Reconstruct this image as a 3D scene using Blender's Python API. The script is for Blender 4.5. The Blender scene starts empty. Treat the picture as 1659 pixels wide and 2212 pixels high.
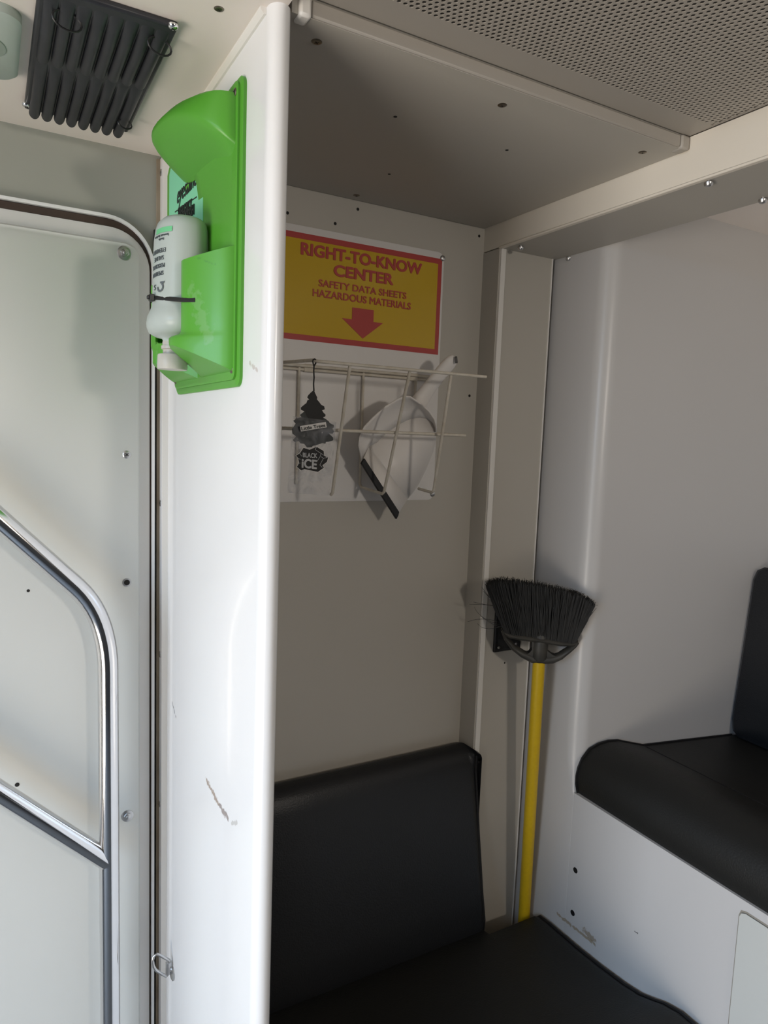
import bpy, bmesh, math, random
from mathutils import Vector, Matrix
random.seed(7)
C = bpy.context.scene.collection
S = bpy.context.scene
H = 1.435                      # eye height above the floor; builders use heights relative to the eye

# ------------------------------------------------------------------ camera
FW, FH, F = 1659.0, 2212.0, 1510.53
roll, pitch, yaw = -.0371827, .1088807, .5163034
fwd = Vector((math.sin(yaw)*math.cos(pitch), math.cos(yaw)*math.cos(pitch), -math.sin(pitch)))
rt0 = Vector((math.cos(yaw), -math.sin(yaw), 0)); up0 = rt0.cross(fwd)
rgt = math.cos(roll)*rt0 - math.sin(roll)*up0
upv = math.sin(roll)*rt0 + math.cos(roll)*up0
cd = bpy.data.cameras.new('camera'); cam = bpy.data.objects.new('camera', cd); C.objects.link(cam)
m = Matrix.Identity(4)
for i in range(3):
    m[i][0], m[i][1], m[i][2] = rgt[i], upv[i], -fwd[i]
m[2][3] = H
cam.matrix_world = m
cd.sensor_fit = 'HORIZONTAL'; cd.sensor_width = 36; cd.lens = F/FW*36; cd.clip_start = .01
S.camera = cam

# ------------------------------------------------------------------ light
w = bpy.data.worlds.new('world'); S.world = w; w.use_nodes = True
bg = w.node_tree.nodes['Background']
bg.inputs[0].default_value = (.86, .93, 1.0, 1); bg.inputs[1].default_value = 1.0
def area(name, loc, target, sx, sy, power, col):
    l = bpy.data.lights.new(name, 'AREA'); l.shape = 'RECTANGLE'; l.size = sx; l.size_y = sy
    l.energy = power; l.color = col
    o = bpy.data.objects.new(name, l); C.objects.link(o)
    o.location = (loc[0], loc[1], loc[2]+H)
    d = Vector(target)-Vector(loc); o.rotation_euler = d.to_track_quat('-Z', 'Y').to_euler()
    return o
area('sky_outside', (-2.35, -.15, .95), (.35, .25, -.95), 2.0, 1.7, 195, (.49, .71, 1.0))
area('sunlit_ground_outside', (-2.5, -.15, -1.55), (.3, .45, .35), 2.2, 1.8, 155, (1.0, .90, .79))
area('dome_lamp', (.62, -1.1, .235), (.7, 1.1, .12), .12, .12, 7.2, (1.0, .91, .81))
S.view_settings.view_transform = 'Standard'; S.view_settings.look = 'None'
S.view_settings.exposure = 0.0; S.view_settings.gamma = 1.0; S.view_settings.use_curve_mapping = False
try:
    S.cycles.use_denoising = True; S.cycles.max_bounces = 10; S.cycles.diffuse_bounces = 6
    S.cycles.transparent_max_bounces = 12; S.cycles.sample_clamp_indirect = 6
except Exception: pass

# ------------------------------------------------------------------ helpers
def ray(px, py): return (px-829.5)/F*rgt - (py-1106)/F*upv + fwd
def at(ax, v, px, py):
    d = ray(px, py); return d*(v/d[ax])
def atx(v, px, py): return at(0, v, px, py)
def aty(v, px, py): return at(1, v, px, py)
def atz(v, px, py): return at(2, v, px, py)
def on_plane(p0, n, px, py):
    d = ray(px, py); return d*(Vector(p0).dot(n)/d.dot(n))
V = Vector

def lin(c):
    return tuple(((v/255)/12.92 if v/255 <= .04045 else ((v/255+.055)/1.055)**2.4) for v in c)
MATS = {}
def mat(name, rgb, rough=.5, metal=0, spec=.5, noise=0, nscale=8, bump=0, bscale=200, trans=0, alpha=1, ior=1.45, coat=0, ncol=None, marks=()):
    if name in MATS: return MATS[name]
    mt = bpy.data.materials.new(name); mt.use_nodes = True
    nt = mt.node_tree; b = nt.nodes['Principled BSDF']; L = nt.links.new
    b.inputs['Base Color'].default_value = (*rgb, 1); b.inputs['Roughness'].default_value = rough
    b.inputs['Metallic'].default_value = metal; b.inputs['Specular IOR Level'].default_value = spec
    b.inputs['IOR'].default_value = ior
    if trans: b.inputs['Transmission Weight'].default_value = trans
    if alpha < 1: b.inputs['Alpha'].default_value = alpha
    if coat: b.inputs['Coat Weight'].default_value = coat; b.inputs['Coat Roughness'].default_value = .08
    tc = nt.nodes.new('ShaderNodeTexCoord'); geo = nt.nodes.new('ShaderNodeNewGeometry')
    col = None
    n = nt.nodes.new('ShaderNodeTexNoise'); n.inputs['Scale'].default_value = nscale; n.inputs['Detail'].default_value = 5
    L(geo.outputs['Position'], n.inputs['Vector'])
    mx = nt.nodes.new('ShaderNodeMix'); mx.data_type = 'RGBA'
    ramp = nt.nodes.new('ShaderNodeMapRange'); ramp.inputs[1].default_value = .35; ramp.inputs[2].default_value = .75
    ramp.inputs[4].default_value = max(noise, .02)
    L(n.outputs['Fac'], ramp.inputs[0]); L(ramp.outputs[0], mx.inputs[0])
    mx.inputs[6].default_value = (*rgb, 1)
    mx.inputs[7].default_value = (*(ncol or tuple(v*.7 for v in rgb)), 1)
    col = mx.outputs[2]
    for (p0, p1, wd, mc, st) in marks:      # scratches and stains with a shape of their own: distance to a segment
        a = V(p0); a.z += H; d = V(p1)-V(p0); ln = d.length; d.normalize()
        def vm(op, x, y=None):
            q = nt.nodes.new('ShaderNodeVectorMath'); q.operation = op
            if hasattr(x, 'links'): L(x, q.inputs[0])
            else: q.inputs[0].default_value = x
            if y is not None:
                if hasattr(y, 'links'): L(y, q.inputs[1])
                else: q.inputs[1].default_value = y
            return q
        def ma(op, x, y=0.0, z=0.0, clamp=False):
            q = nt.nodes.new('ShaderNodeMath'); q.operation = op; q.use_clamp = clamp
            for i, t in enumerate((x, y, z)):
                if hasattr(t, 'links'): L(t, q.inputs[i])
                else: q.inputs[i].default_value = t
            return q.outputs[0]
        rel = vm('SUBTRACT', geo.outputs['Position'], a)
        t = ma('MINIMUM', ma('MAXIMUM', vm('DOT_PRODUCT', rel.outputs[0], d).outputs['Value'], 0), ln)
        sc = nt.nodes.new('ShaderNodeVectorMath'); sc.operation = 'SCALE'; sc.inputs[0].default_value = d; L(t, sc.inputs['Scale'])
        dist = vm('LENGTH', vm('SUBTRACT', rel.outputs[0], sc.outputs[0]).outputs[0]).outputs['Value']
        n2 = nt.nodes.new('ShaderNodeTexNoise'); n2.inputs['Scale'].default_value = 160; n2.inputs['Detail'].default_value = 4
        L(geo.outputs['Position'], n2.inputs['Vector'])
        wob = ma('MULTIPLY_ADD', n2.outputs['Fac'], -wd*2.4, wd*1.9)
        f = ma('MULTIPLY', ma('MULTIPLY', ma('SUBTRACT', wob, dist), 3/wd, clamp=True), st)
        m2 = nt.nodes.new('ShaderNodeMix'); m2.data_type = 'RGBA'
        L(f, m2.inputs[0]); L(col, m2.inputs[6]); m2.inputs[7].default_value = (*mc, 1)
        col = m2.outputs[2]
    L(col, b.inputs['Base Color'])
    if bump:
        bn = nt.nodes.new('ShaderNodeTexNoise'); bn.inputs['Scale'].default_value = bscale; bn.inputs['Detail'].default_value = 3
        L(geo.outputs['Position'], bn.inputs['Vector'])
        bp = nt.nodes.new('ShaderNodeBump'); bp.inputs['Strength'].default_value = bump; bp.inputs['Distance'].default_value = .002
        L(bn.outputs['Fac'], bp.inputs['Height']); L(bp.outputs['Normal'], b.inputs['Normal'])
    MATS[name] = mt
    return mt

class MB:
    def __init__(s): s.v = []; s.f = []; s.mi = []
    def add(s, vs, fs, mi=0):
        k = len(s.v); s.v += [V(p) for p in vs]; s.f += [tuple(i+k for i in f) for f in fs]; s.mi += [mi]*len(fs)
        return s
    def box(s, x0, x1, y0, y1, z0, z1, mi=0):
        vs = [(x, y, z) for x in (x0, x1) for y in (y0, y1) for z in (z0, z1)]
        return s.add(vs, [(0,1,3,2),(4,6,7,5),(0,4,5,1),(2,3,7,6),(0,2,6,4),(1,5,7,3)], mi)
    def prism(s, poly, off, mi=0):
        n = len(poly); off = V(off); a = [V(p) for p in poly]; b = [p+off for p in a]
        return s.add(a+b, [tuple(range(n-1, -1, -1)), tuple(range(n, 2*n))]+[(i, (i+1) % n, n+(i+1) % n, n+i) for i in range(n)], mi)
    def loft(s, rings, ring_closed=True, cap=True, closed=False, mi=0):
        n = len(rings[0]); vs = [p for r in rings for p in r]; fs = []
        R = len(rings)
        for j in range(R if closed else R-1):
            for i in range(n if ring_closed else n-1):
                i2 = (i+1) % n; j2 = (j+1) % R
                fs.append((j*n+i, j*n+i2, j2*n+i2, j2*n+i))
        if cap and not closed:
            fs.append(tuple(range(n-1, -1, -1))); fs.append(tuple(range((R-1)*n, R*n)))
        return s.add(vs, fs, mi)
    def tube(s, path, r, seg=10, closed=False, flat=None, mi=0):
        P = [V(p) for p in path]; n = len(P)
        rs = r if isinstance(r, (list, tuple)) else [r]*n
        T = []
        for i in range(n):
            a = P[(i-1) % n] if (closed or i > 0) else P[i]; b = P[(i+1) % n] if (closed or i < n-1) else P[i]
            T.append((b-a).normalized())
        u = T[0].orthogonal().normalized() if flat is None else (V(flat)-T[0]*V(flat).dot(T[0])).normalized()
        rings = []
        for i in range(n):
            u = (u - T[i]*u.dot(T[i])).normalized(); q = T[i].cross(u)
            k = 1 if flat is None else (flat_k if False else 1)
            rings.append([P[i]+u*(rs[i]*math.cos(2*math.pi*j/seg)*(s.fl if flat is not None else 1))+q*(rs[i]*math.sin(2*math.pi*j/seg)) for j in range(seg)])
        return s.loft(rings, closed=closed, mi=mi)
    fl = .5
    def lathe(s, prof, c, ax=(0, 0, 1), seg=20, sx=1, sy=1, ref=None, mi=0):
        ax = V(ax).normalized(); u = (V(ref) if ref else ax.orthogonal()).normalized(); q = ax.cross(u); c = V(c)
        rings = [[c+ax*h+u*(r*sx*math.cos(2*math.pi*j/seg))+q*(r*sy*math.sin(2*math.pi*j/seg)) for j in range(seg)] for r, h in prof]
        return s.loft(rings, mi=mi)
    def build(s, name, mats, parent=None, smooth=35, bevel=0, seg=2, origin=None, sub=0, solid=0, raw=False):
        if parent is not None:
            base = V((0, 0, 0)); q = parent
            while q is not None: base += q.location; q = q.parent
        else:
            lo = [min(p[i] for p in s.v) for i in range(3)]; hi = [max(p[i] for p in s.v) for i in range(3)]
            base = V(origin) + V((0, 0, H)) if origin else V(((lo[0]+hi[0])/2, (lo[1]+hi[1])/2, lo[2]+H))
        me = bpy.data.meshes.new(name)
        me.from_pydata([tuple(p+V((0, 0, H))-base) for p in s.v], [], s.f)
        for mm in (mats if isinstance(mats, (list, tuple)) else [mats]): me.materials.append(mm)
        for p, k in zip(me.polygons, s.mi): p.material_index = k
        bm = bmesh.new(); bm.from_mesh(me)
        if not raw: bmesh.ops.recalc_face_normals(bm, faces=bm.faces)
        bm.to_mesh(me); bm.free()
        o = bpy.data.objects.new(name, me); C.objects.link(o)
        if parent is not None: o.parent = parent
        else: o.location = base
        if solid: md = o.modifiers.new('s', 'SOLIDIFY'); md.thickness = solid; md.offset = 0
        if bevel: md = o.modifiers.new('b', 'BEVEL'); md.width = bevel; md.segments = seg; md.limit_method = 'ANGLE'; md.angle_limit = .6
        if sub: md = o.modifiers.new('u', 'SUBSURF'); md.levels = sub; md.render_levels = sub
        if smooth:
            me.shade_smooth(); me.set_sharp_from_angle(angle=math.radians(smooth))
        return o

def tag(o, label=None, cat=None, group=None, kind=None):
    if label: o['label'] = label
    if cat: o['category'] = cat
    if group: o['group'] = group
    if kind: o['kind'] = kind
    return o
def thing(name, base, label, cat, group=None, kind=None):
    o = bpy.data.objects.new(name, None); C.objects.link(o); o.empty_display_size = .05
    o.location = (base[0], base[1], base[2]+H)
    return tag(o, label, cat, group, kind)
def struct(o): o['kind'] = 'structure'; return o

def letters(string, bold=0, shear=0, space=1.0):
    """vertices and faces of a line of lettering, left edge 0, baseline 0, cap height 1"""
    def mesh(t):
        cu = bpy.data.curves.new('t', 'FONT'); cu.body = t; cu.size = 1; cu.offset = bold; cu.shear = shear
        cu.space_character = space; cu.resolution_u = 4; cu.extrude = .02
        o = bpy.data.objects.new('t', cu); C.objects.link(o)
        dg = bpy.context.evaluated_depsgraph_get(); dg.update()
        me = bpy.data.meshes.new_from_object(o.evaluated_get(dg))
        vs = [v.co.copy() for v in me.vertices]; fs = [tuple(p.vertices) for p in me.polygons]
        bpy.data.objects.remove(o); bpy.data.curves.remove(cu); bpy.data.meshes.remove(me)
        return vs, fs
    vs, fs = mesh(string)
    cap = max(v.y for v in mesh('H')[0]); x0 = min(v.x for v in vs)
    return [V(((v.x-x0)/cap, v.y/cap, v.z)) for v in vs], fs
def put_text(mb, string, p0, p1, up, cap, out, bold=0, shear=0, space=1.0, thick=.0006, mi=0, warp=None):
    """fit a line of lettering between two baseline points with a given cap height"""
    vs, fs = letters(string, 0, shear, space)
    if bold:                                   # heavier strokes: the same outlines laid again a little to each side
        n0 = len(vs); base_v, base_f = list(vs), list(fs); b_ = bold*1.35
        for sx, sy in ((b_, 0), (-b_, 0), (0, b_*.8), (0, -b_*.8), (b_*.7, b_*.6), (-b_*.7, b_*.6), (b_*.7, -b_*.6), (-b_*.7, -b_*.6)):
            k = len(vs); dz = 1+.12*k/n0; vs = vs+[V((v.x+sx, v.y+sy, v.z*(dz if v.z > 0 else 1))) for v in base_v]; fs = fs+[tuple(i+k for i in f) for f in base_f]
    W = max(v.x for v in vs); p0 = V(p0); d = (V(p1)-p0)/W; up = V(up).normalized()*cap; out = V(out).normalized()
    pts = [p0+d*v.x+up*v.y+out*(thick*(v.z/.02 if v.z > 0 else -.3)) for v in vs]
    if warp: pts = [warp(p) for p in pts]
    mb.add(pts, fs, mi)

# ------------------------------------------------------------------ materials
scr = [((.245, *atx(.245, 446, 1686)[1:]), (.245, *atx(.245, 474, 1740)[1:]), .006, lin((150, 130, 112)), .9),
       ((.245, *atx(.245, 474, 1740)[1:]), (.245, *atx(.245, 492, 1768)[1:]), .0075, lin((140, 128, 122)), .9),
       ((.245, *atx(.245, 372, 1518)[1:]), (.245, *atx(.245, 380, 1550)[1:]), .003, lin((110, 110, 112)), .7),
       ((.245, *atx(.245, 540, 785)[1:]), (.245, *atx(.245, 556, 800)[1:]), .0035, lin((170, 150, 140)), .5),
       ((.245, *atx(.245, 500, 1780)[1:]), (.245, *atx(.245, 512, 1775)[1:]), .004, lin((170, 165, 160)), .6)]
st = [((1., *atx(1., 1205, 1975)[1:]), (1., *atx(1., 1285, 2040)[1:]), .005, lin((140, 120, 90)), .75),
      ((1., *atx(1., 1262, 2010)[1:]), (1., *atx(1., 1282, 2030)[1:]), .009, lin((130, 112, 85)), .7),
      ((1., *atx(1., 1371, 2012)[1:]), (1., *atx(1., 1377, 2016)[1:]), .0025, lin((60, 60, 60)), .9)]
M_gel = mat('gelcoat_white', (.77, .77, .77), .22, spec=.5, noise=.05, nscale=3, coat=.25, marks=scr)
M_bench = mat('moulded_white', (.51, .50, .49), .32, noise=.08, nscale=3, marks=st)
M_wall = mat('grey_paint', (.47, .445, .395), .42, noise=.12, nscale=4)
M_ceil = mat('ceiling_white', (.76, .70, .65), .38, noise=.06, nscale=3)
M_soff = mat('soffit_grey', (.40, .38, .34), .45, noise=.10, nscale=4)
M_perf = mat('perforated_paint', (.345, .32, .285), .45, noise=.08)
M_dark = mat('dark_void', (.012, .011, .010), .8)
M_trim = mat('cream_trim', (.70, .65, .565), .3, noise=.06, nscale=5)
M_strip = mat('strip_white', (.74, .72, .68), .35, noise=.06)
M_door = mat('door_white', (.63, .64, .61), .32, noise=.08, nscale=4)
M_doorsh = mat('door_shell_white', (.70, .69, .67), .28, noise=.05)
M_seal = mat('brown_seal', lin((62, 48, 40)), .6, noise=.4, nscale=60)
M_caulk = mat('yellowed_caulk', lin((120, 104, 82)), .6, noise=.5, nscale=50)
M_chrome = mat('polished_steel', (.74, .74, .75), .11, metal=1, noise=.06, nscale=40)
M_steel = mat('zinc_steel', (.55, .55, .55), .32, metal=1, noise=.15, nscale=60)
M_screw = mat('dark_screw', (.22, .19, .15), .35, metal=1, noise=.4, nscale=300)
M_vinyl = mat('black_vinyl', (.0125, .0135, .0155), .42, spec=.45, noise=.2, nscale=5, bump=.25, bscale=350)
M_vinyl2 = mat('black_vinyl_seat', (.0135, .0135, .0125), .5, spec=.35, noise=.3, nscale=6, bump=.25, bscale=350)
M_pipe = mat('black_piping', (.008, .008, .009), .5)
M_green = mat('green_plastic', (.085, .33, .03), .38, noise=.08, nscale=12, coat=.05,
              marks=[((.196, .80, .155), (.215, .785, .10), .012, (.24, .42, .2), .28), ((.2, .805, .19), (.22, .78, .178), .003, (.05, .2, .03), .5)])
M_mint = mat('mint_label', lin((128, 205, 165)), .45)
M_ink = mat('black_ink', (.02, .025, .022), .5)
M_bottle = mat('milky_plastic', (.50, .56, .53), .30, trans=.15, noise=.12, nscale=30, ior=1.35)
M_cap = mat('milky_cap', (.60, .58, .53), .35, trans=.2, noise=.2, nscale=60, ior=1.35)
M_mintband = mat('mint_band', lin((110, 195, 140)), .4)
M_greyink = mat('grey_ink', (.10, .12, .13), .45)
M_blackp = mat('black_plastic', (.014, .014, .015), .4, noise=.2, nscale=90)
M_vent = mat('vent_plastic', (.018, .019, .024), .42, noise=.5, nscale=45, ncol=(.035, .036, .042))
M_fix = mat('fixture_grey', lin((165, 175, 168)), .4)
M_fix2 = mat('fixture_inset', lin((140, 152, 142)), .5)
M_sign = mat('sign_white', (.72, .70, .68), .45, noise=.05)
M_yel = mat('sign_yellow', (.55, .36, .018), .22, noise=.08, nscale=5)
M_red = mat('sign_red', (.42, .055, .05), .3, noise=.06)
M_wire = mat('wire_white', (.62, .58, .50), .4, noise=.5, nscale=60, ncol=(.35, .28, .19))
M_pan = mat('dustpan_white', (.76, .73, .70), .4, noise=.15, nscale=14, ncol=(.66, .58, .47))
M_rub = mat('black_rubber', (.008, .008, .009), .5)
M_brist = mat('bristle_black', (.006, .006, .0055), .6, noise=.25, nscale=60, ncol=(.035, .033, .028))
M_bhead = mat('broom_plastic', (.035, .034, .03), .5, noise=.7, nscale=40, ncol=(.075, .068, .055))
M_byel = mat('broom_yellow', (.60, .40, .012), .4, noise=.25, nscale=120, ncol=(.42, .27, .01))
M_floor = mat('floor_grey', (.09, .09, .09), .6, noise=.3, nscale=30)
M_rear = mat('rear_dark', (.05, .05, .05), .5, noise=.2)
M_hatch = mat('hatch_white', (.50, .51, .485), .4, noise=.08)
M_tree = mat('card_black', (.006, .006, .006), .6)
M_treebag = mat('card_charcoal', (.022, .025, .024), .3, noise=.5, nscale=50, ncol=(.05, .056, .055))
M_wht = mat('print_white', (.62, .60, .58), .5)
M_silver = mat('print_silver', (.42, .43, .44), .4)

def screw(parent, p, n, r=.0045, h=.0022, m_=None, hole=False, name='screw', label=None):
    mb = MB(); n = V(n).normalized(); p = V(p)
    if hole:
        mb.lathe([(r, -.001), (r, .0004), (r*.75, .0006)], p, n, 14)
        return tag(mb.build(name, m_ or M_dark, parent), label)
    mb.lathe([(r, -.001), (r, h*.25), (r*.85, h*.7), (r*.5, h), (r*.2, h)], p, n, 16)
    u = n.orthogonal().normalized(); q = n.cross(u)
    for a, b in ((u, q), (q, u)):
        k = [p+n*h*.98+a*(r*.45*i)+b*(r*.1*j) for i, j in ((-1, -1), (1, -1), (1, 1), (-1, 1))]
        mb.prism(k, n*(h*.08), 1)
    return tag(mb.build(name, [m_ or M_steel, M_dark], parent), label)
def bolt(parent, p, n, r=.008, name='bolt'):
    mb = MB(); n = V(n).normalized(); p = V(p)
    mb.lathe([(r, -.001), (r, .001), (r*.85, .0016)], p, n, 22)
    mb.lathe([(r*.6, .001), (r*.6, .0045), (r*.5, .005)], p, n, 6)
    mb.lathe([(r*.28, .004), (r*.28, .007), (r*.2, .0075)], p, n, 10)
    return mb.build(name, M_steel, parent)

# ------------------------------------------------------------------ setting
struct(MB().box(-1.45, 1.8, -1.4, 1.25, -1.475, -1.435).build('floor', M_floor))
wb = struct(MB().box(.2455, 1.05, 1.15, 1.21, -1.435, .47).build('wall_back', M_wall))
for (px, py) in ((773, 452), (724, 483), (621, 460), (1035, 510), (1014, 855)):
    screw(wb, aty(1.15, px, py), (0, -1, 0), .0027, hole=True, name='hole')
struct(MB().box(-1.45, .2450, 1.15, 1.21, -1.435, .47).build('wall_lobby', mat('grey_paint_darkened', (.33, .335, .295), .42, noise=.12, nscale=4)))  # same paint as the back wall, colour darkened and greened to offset ground light
struct(MB().box(-1.45, 1.8, -1.46, -1.4, -1.435, .47).build('wall_front', M_rear))
mb = MB()                                                    # far left wall around the open doorway
mb.box(-1.51, -1.45, -1.46, -.80, -1.435, .47).box(-1.51, -1.45, .50, 1.21, -1.435, .47).box(-1.51, -1.45, -.80, .50, .44, .47)
struct(mb.build('wall_left', M_gel))

struct(MB().box(-9, 5, -6, 6, -1.95, -1.9).build('ground', mat('dry_ground', (.42, .37, .29), .9, noise=.4, nscale=2)))
# lobby ceiling, alcove soffit, perforated ceiling
cl = struct(MB().box(-1.45, .262, -1.4, 1.15, .41, .47).build('ceiling', M_ceil))
screw(cl, atz(.41, 473, 19), (0, 0, -1), .005, .0012, M_screw)
mb = MB().box(.268, .8545, .692, 1.148, .409, .455)
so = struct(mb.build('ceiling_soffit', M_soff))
mb = MB().box(.288, .838, .6885, .700, .4095, .4255)
mb.build('front_lip', M_perf, so, bevel=.002)
MB().box(.2745, .2875, .6865, .706, .4065, .4265).build('end_cap', M_strip, so, bevel=.003)
MB().box(.8385, .855, .6865, .706, .4075, .4265).build('end_cap', M_perf, so, bevel=.003)
for (px, py) in ((684, 90), (1085, 227), (1388, 329), (770, 422)):
    screw(so, atz(.409, px, py), (0, 0, -1), .0058, .0012, M_screw)
for (px, py) in ((854, 252), (1095, 324), (841, 376)):
    screw(so, atz(.409, px, py), (0, 0, -1), .0024, hole=True, name='hole')

mb = MB(); ZP = .4275; dx, dy, rr = .00727, .0061, .0025     # punched ceiling: staggered rows of dimples
y1 = .6483; nrow = 112; ncol = 150; SEG = 8
vs, fs, mi = [], [], []
ca = [(math.cos(2*math.pi*(k+.5)/SEG), math.sin(2*math.pi*(k+.5)/SEG)) for k in range(SEG)]
sq = [(.5, .2), (.2, .5), (-.2, .5), (-.5, .2), (-.5, -.2), (-.2, -.5), (.2, -.5), (.5, -.2)]
xmax = .8575
qa, qb = atz(ZP, 1508, 258), atz(ZP, 1547, 270)
tri = lambda y: qa.x+(qa.y-y)*(qb.x-qa.x)/(qa.y-qb.y) if y > qb.y else .8525
print('tri', qa, qb)
for j in range(nrow):
    y = y1-j*dy; off = (j % 2)*.5*dx
    ks = range(int((-.12-.3709)/dx), int((xmax-.3709-off)/dx))
    for k in ks:
        x = .3709+off+k*dx; b0 = len(vs)
        if x > tri(y): vs += [(x+qx*dx, y+qy*dy, ZP) for qx, qy in ((.5, .5), (-.5, .5), (-.5, -.5), (.5, -.5))]; fs.append((b0, b0+1, b0+2, b0+3)); mi.append(0); continue
        for (c, s_), (qx, qy) in zip(ca, sq): vs.append((x+qx*dx, y+qy*dy, ZP))
        for c, s_ in ca: vs.append((x+c*rr, y+s_*rr, ZP))
        for c, s_ in ca: vs.append((x+c*rr*.95, y+s_*rr*.95, ZP+.00095))
        for q in range(SEG):
            q2 = (q+1) % SEG
            fs.append((b0+q, b0+q2, b0+8+q2, b0+8+q)); mi.append(0)
            fs.append((b0+8+q, b0+8+q2, b0+16+q2, b0+16+q)); mi.append(0)
        fs.append(tuple(b0+16+q for q in range(SEG))); mi.append(1)
        # the four cell corners
        for (a, b_, cxy) in ((0, 1, (.5, .5)), (2, 3, (-.5, .5)), (4, 5, (-.5, -.5)), (6, 7, (.5, -.5))):
            vs.append((x+cxy[0]*dx, y+cxy[1]*dy, ZP)); fs.append((b0+a, len(vs)-1, b0+b_)); mi.append(0)
mb.v = [V(p) for p in vs]; mb.f = fs; mb.mi = mi
yb_ = y1-(nrow-.5)*dy
xr = .8545
mb.box(.24, .8555, y1+dy/2, .6895, ZP, ZP+.003).box(xr, .8555, yb_, y1+dy/2, ZP+.0002, ZP+.003).box(.24, .8555, -1.4, yb_, ZP, ZP+.003)
me = mb.build
def build_perf():
    lo = V((.3, .3, ZP+H))
    me_ = bpy.data.meshes.new('ceiling_perforated'); me_.from_pydata([tuple(p+V((0, 0, H))-lo) for p in mb.v], [], mb.f)
    me_.materials.append(M_perf); me_.materials.append(M_dark)
    me_.polygons.foreach_set('material_index', mb.mi)
    o = bpy.data.objects.new('ceiling_perforated', me_); C.objects.link(o); o.location = lo; return struct(o)
build_perf()
struct(MB().box(.24, 1.8, -1.4, 1.2, .455, .475).build('ceiling_deck', M_ceil))

# partition between lobby and alcove, with its rounded nose
cx, cy, rx, ry = .2565, .6985, .0115, .014
pl = [(.245, 1.15)]+[(cx-rx*math.cos(t), cy-ry*math.sin(t)) for t in [math.pi*i/14 for i in range(15)]]+[(.268, 1.15)]
pl[1] = (.245, .7000)
pt = struct(MB().prism([(x, y, -1.435) for x, y in pl], (0, 0, 1.845)).build('wall_partition', M_gel, smooth=28))
# angle trim in the lobby corner, caulk line, ceiling bead
t1 = struct(MB().box(.2365, .2452, 1.127, 1.150, -1.43, .405).build('trim_1', M_gel, bevel=.0015))
MB().box(.2362, .2452, 1.1235, 1.1255, -1.43, .405).build('edge_bead', M_strip, t1)
for (px, py) in ((349, 371), (352, 1090), (350, 1420), (346, 1740)):
    p = atx(.2362, px, py); p.y = 1.138; screw(t1, p, (-1, 0, 0), .005, .001)
struct(MB().box(.2318, .2365, 1.1440, 1.1502, -1.43, .404).build('trim_2', mat('dull_caulk', lin((150, 138, 120)), .6, noise=.6, nscale=14, ncol=lin((105, 88, 66)))))
mb = MB().prism([(.245, .70, .41), (.239, .70, .41), (.239, .70, .407), (.2425, .70, .4035), (.245, .70, .4035)], (0, .424, 0))
struct(mb.build('trim_3', M_strip))

struct(MB().box(.2278, .2310, 1.1450, 1.1502, -1.43, .30).build('trim_6', M_dark))
# corner post beside the alcove, beam above it
po = struct(MB().box(.856, .9905, 1.100, 1.15, -1.435, .3625).build('trim_4', M_wall))
MB().box(.8585, .8702, 1.0965, 1.101, -1.435, .3625).build('edge_strip', M_strip, po, bevel=.0008)
MB().box(.9880, .9908, 1.0985, 1.101, -1.435, .3625).build('edge_strip', M_strip, po)
screw(po, aty(1.1, 1090, 1432), (0, -1, 0), .0018, hole=True, name='hole')
bm_ = struct(MB().box(.856, 1.0, -1.4, 1.15, .3645, .4265).build('trim_5', M_trim))
MB().box(.8535, .862, -1.4, 1.10, .3615, .3655).build('bottom_lip', M_trim, bm_, bevel=.0012)
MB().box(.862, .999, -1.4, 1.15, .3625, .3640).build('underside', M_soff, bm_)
for (px, py) in ((1125, 532), (1229, 555), (1531, 391), (1648, 428)):
    p = atz(.3615, px, py); mb = MB()
    mb.lathe([(.0025, -.004), (.0025, .003), (.0062, .0032), (.006, .0055), (.0045, .0078), (.002, .0088)], p+V((0, 0, .001)), (0, 0, -1), 16)
    mb.build('screw', M_steel, bm_)

# right-hand niche wall with the moulded rounded corner
nr = []
for z_, r_ in ((-1.435, .001), (-.70, .001), (-.69, .006), (-.665, .018), (-.63, .028), (-.58, .032), (.455, .032)):
    arc = [(1.0+r_-r_*math.cos(a), .955+r_-r_*math.sin(a)) for a in [math.pi/2*i/10 for i in range(11)]]
    nr.append([(x, y, z_) for x, y in [(1.0, 1.15)]+arc+[(1.75, .955), (1.75, 1.15)]])
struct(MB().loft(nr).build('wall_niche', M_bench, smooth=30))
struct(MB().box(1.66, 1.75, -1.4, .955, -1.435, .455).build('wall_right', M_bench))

# ------------------------------------------------------------------ door in the lobby
dr = struct(thing('door_1', (-.2, 1.15, -1.43), None, None))
def rrect(x0, x1, z0, z1, r, n=10, y=0):
    pts = [(x0, y, z0), (x1, y, z0)]
    pts += [(x1-r+r*math.cos(a), y, z1-r+r*math.sin(a)) for a in [math.pi/2*i/n for i in range(n+1)]]
    pts += [(x0+r-r*math.sin(a), y, z1-r+r*math.cos(a)) for a in [math.pi/2*i/n for i in range(n+1)]]
    return pts
def ring(x0, x1, z0, z1, r, w_, y0, y1):
    a = rrect(x0, x1, z0, z1, r, y=y0); b = rrect(x0+w_, x1-w_, z0, z1-w_, max(r-w_, .004), y=y0)
    mb = MB(); n = len(a)
    for (A, B, y_) in ((a, b, 0), ):
        pa = [V(p) for p in a]; pb = [V(p) for p in b]; o = V((0, y1-y0, 0))
        vs = pa+pb+[p+o for p in pa]+[p+o for p in pb]
        fs = []
        for i in range(1, n):          # open at the bottom
            j = (i+1) % n
            fs += [(i, j, n+j, n+i), (2*n+i, 3*n+i, 3*n+j, 2*n+j), (i, 2*n+i, 2*n+j, j), (n+i, n+j, 3*n+j, 3*n+i)]
        mb.add(vs, fs)
    return mb
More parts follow.
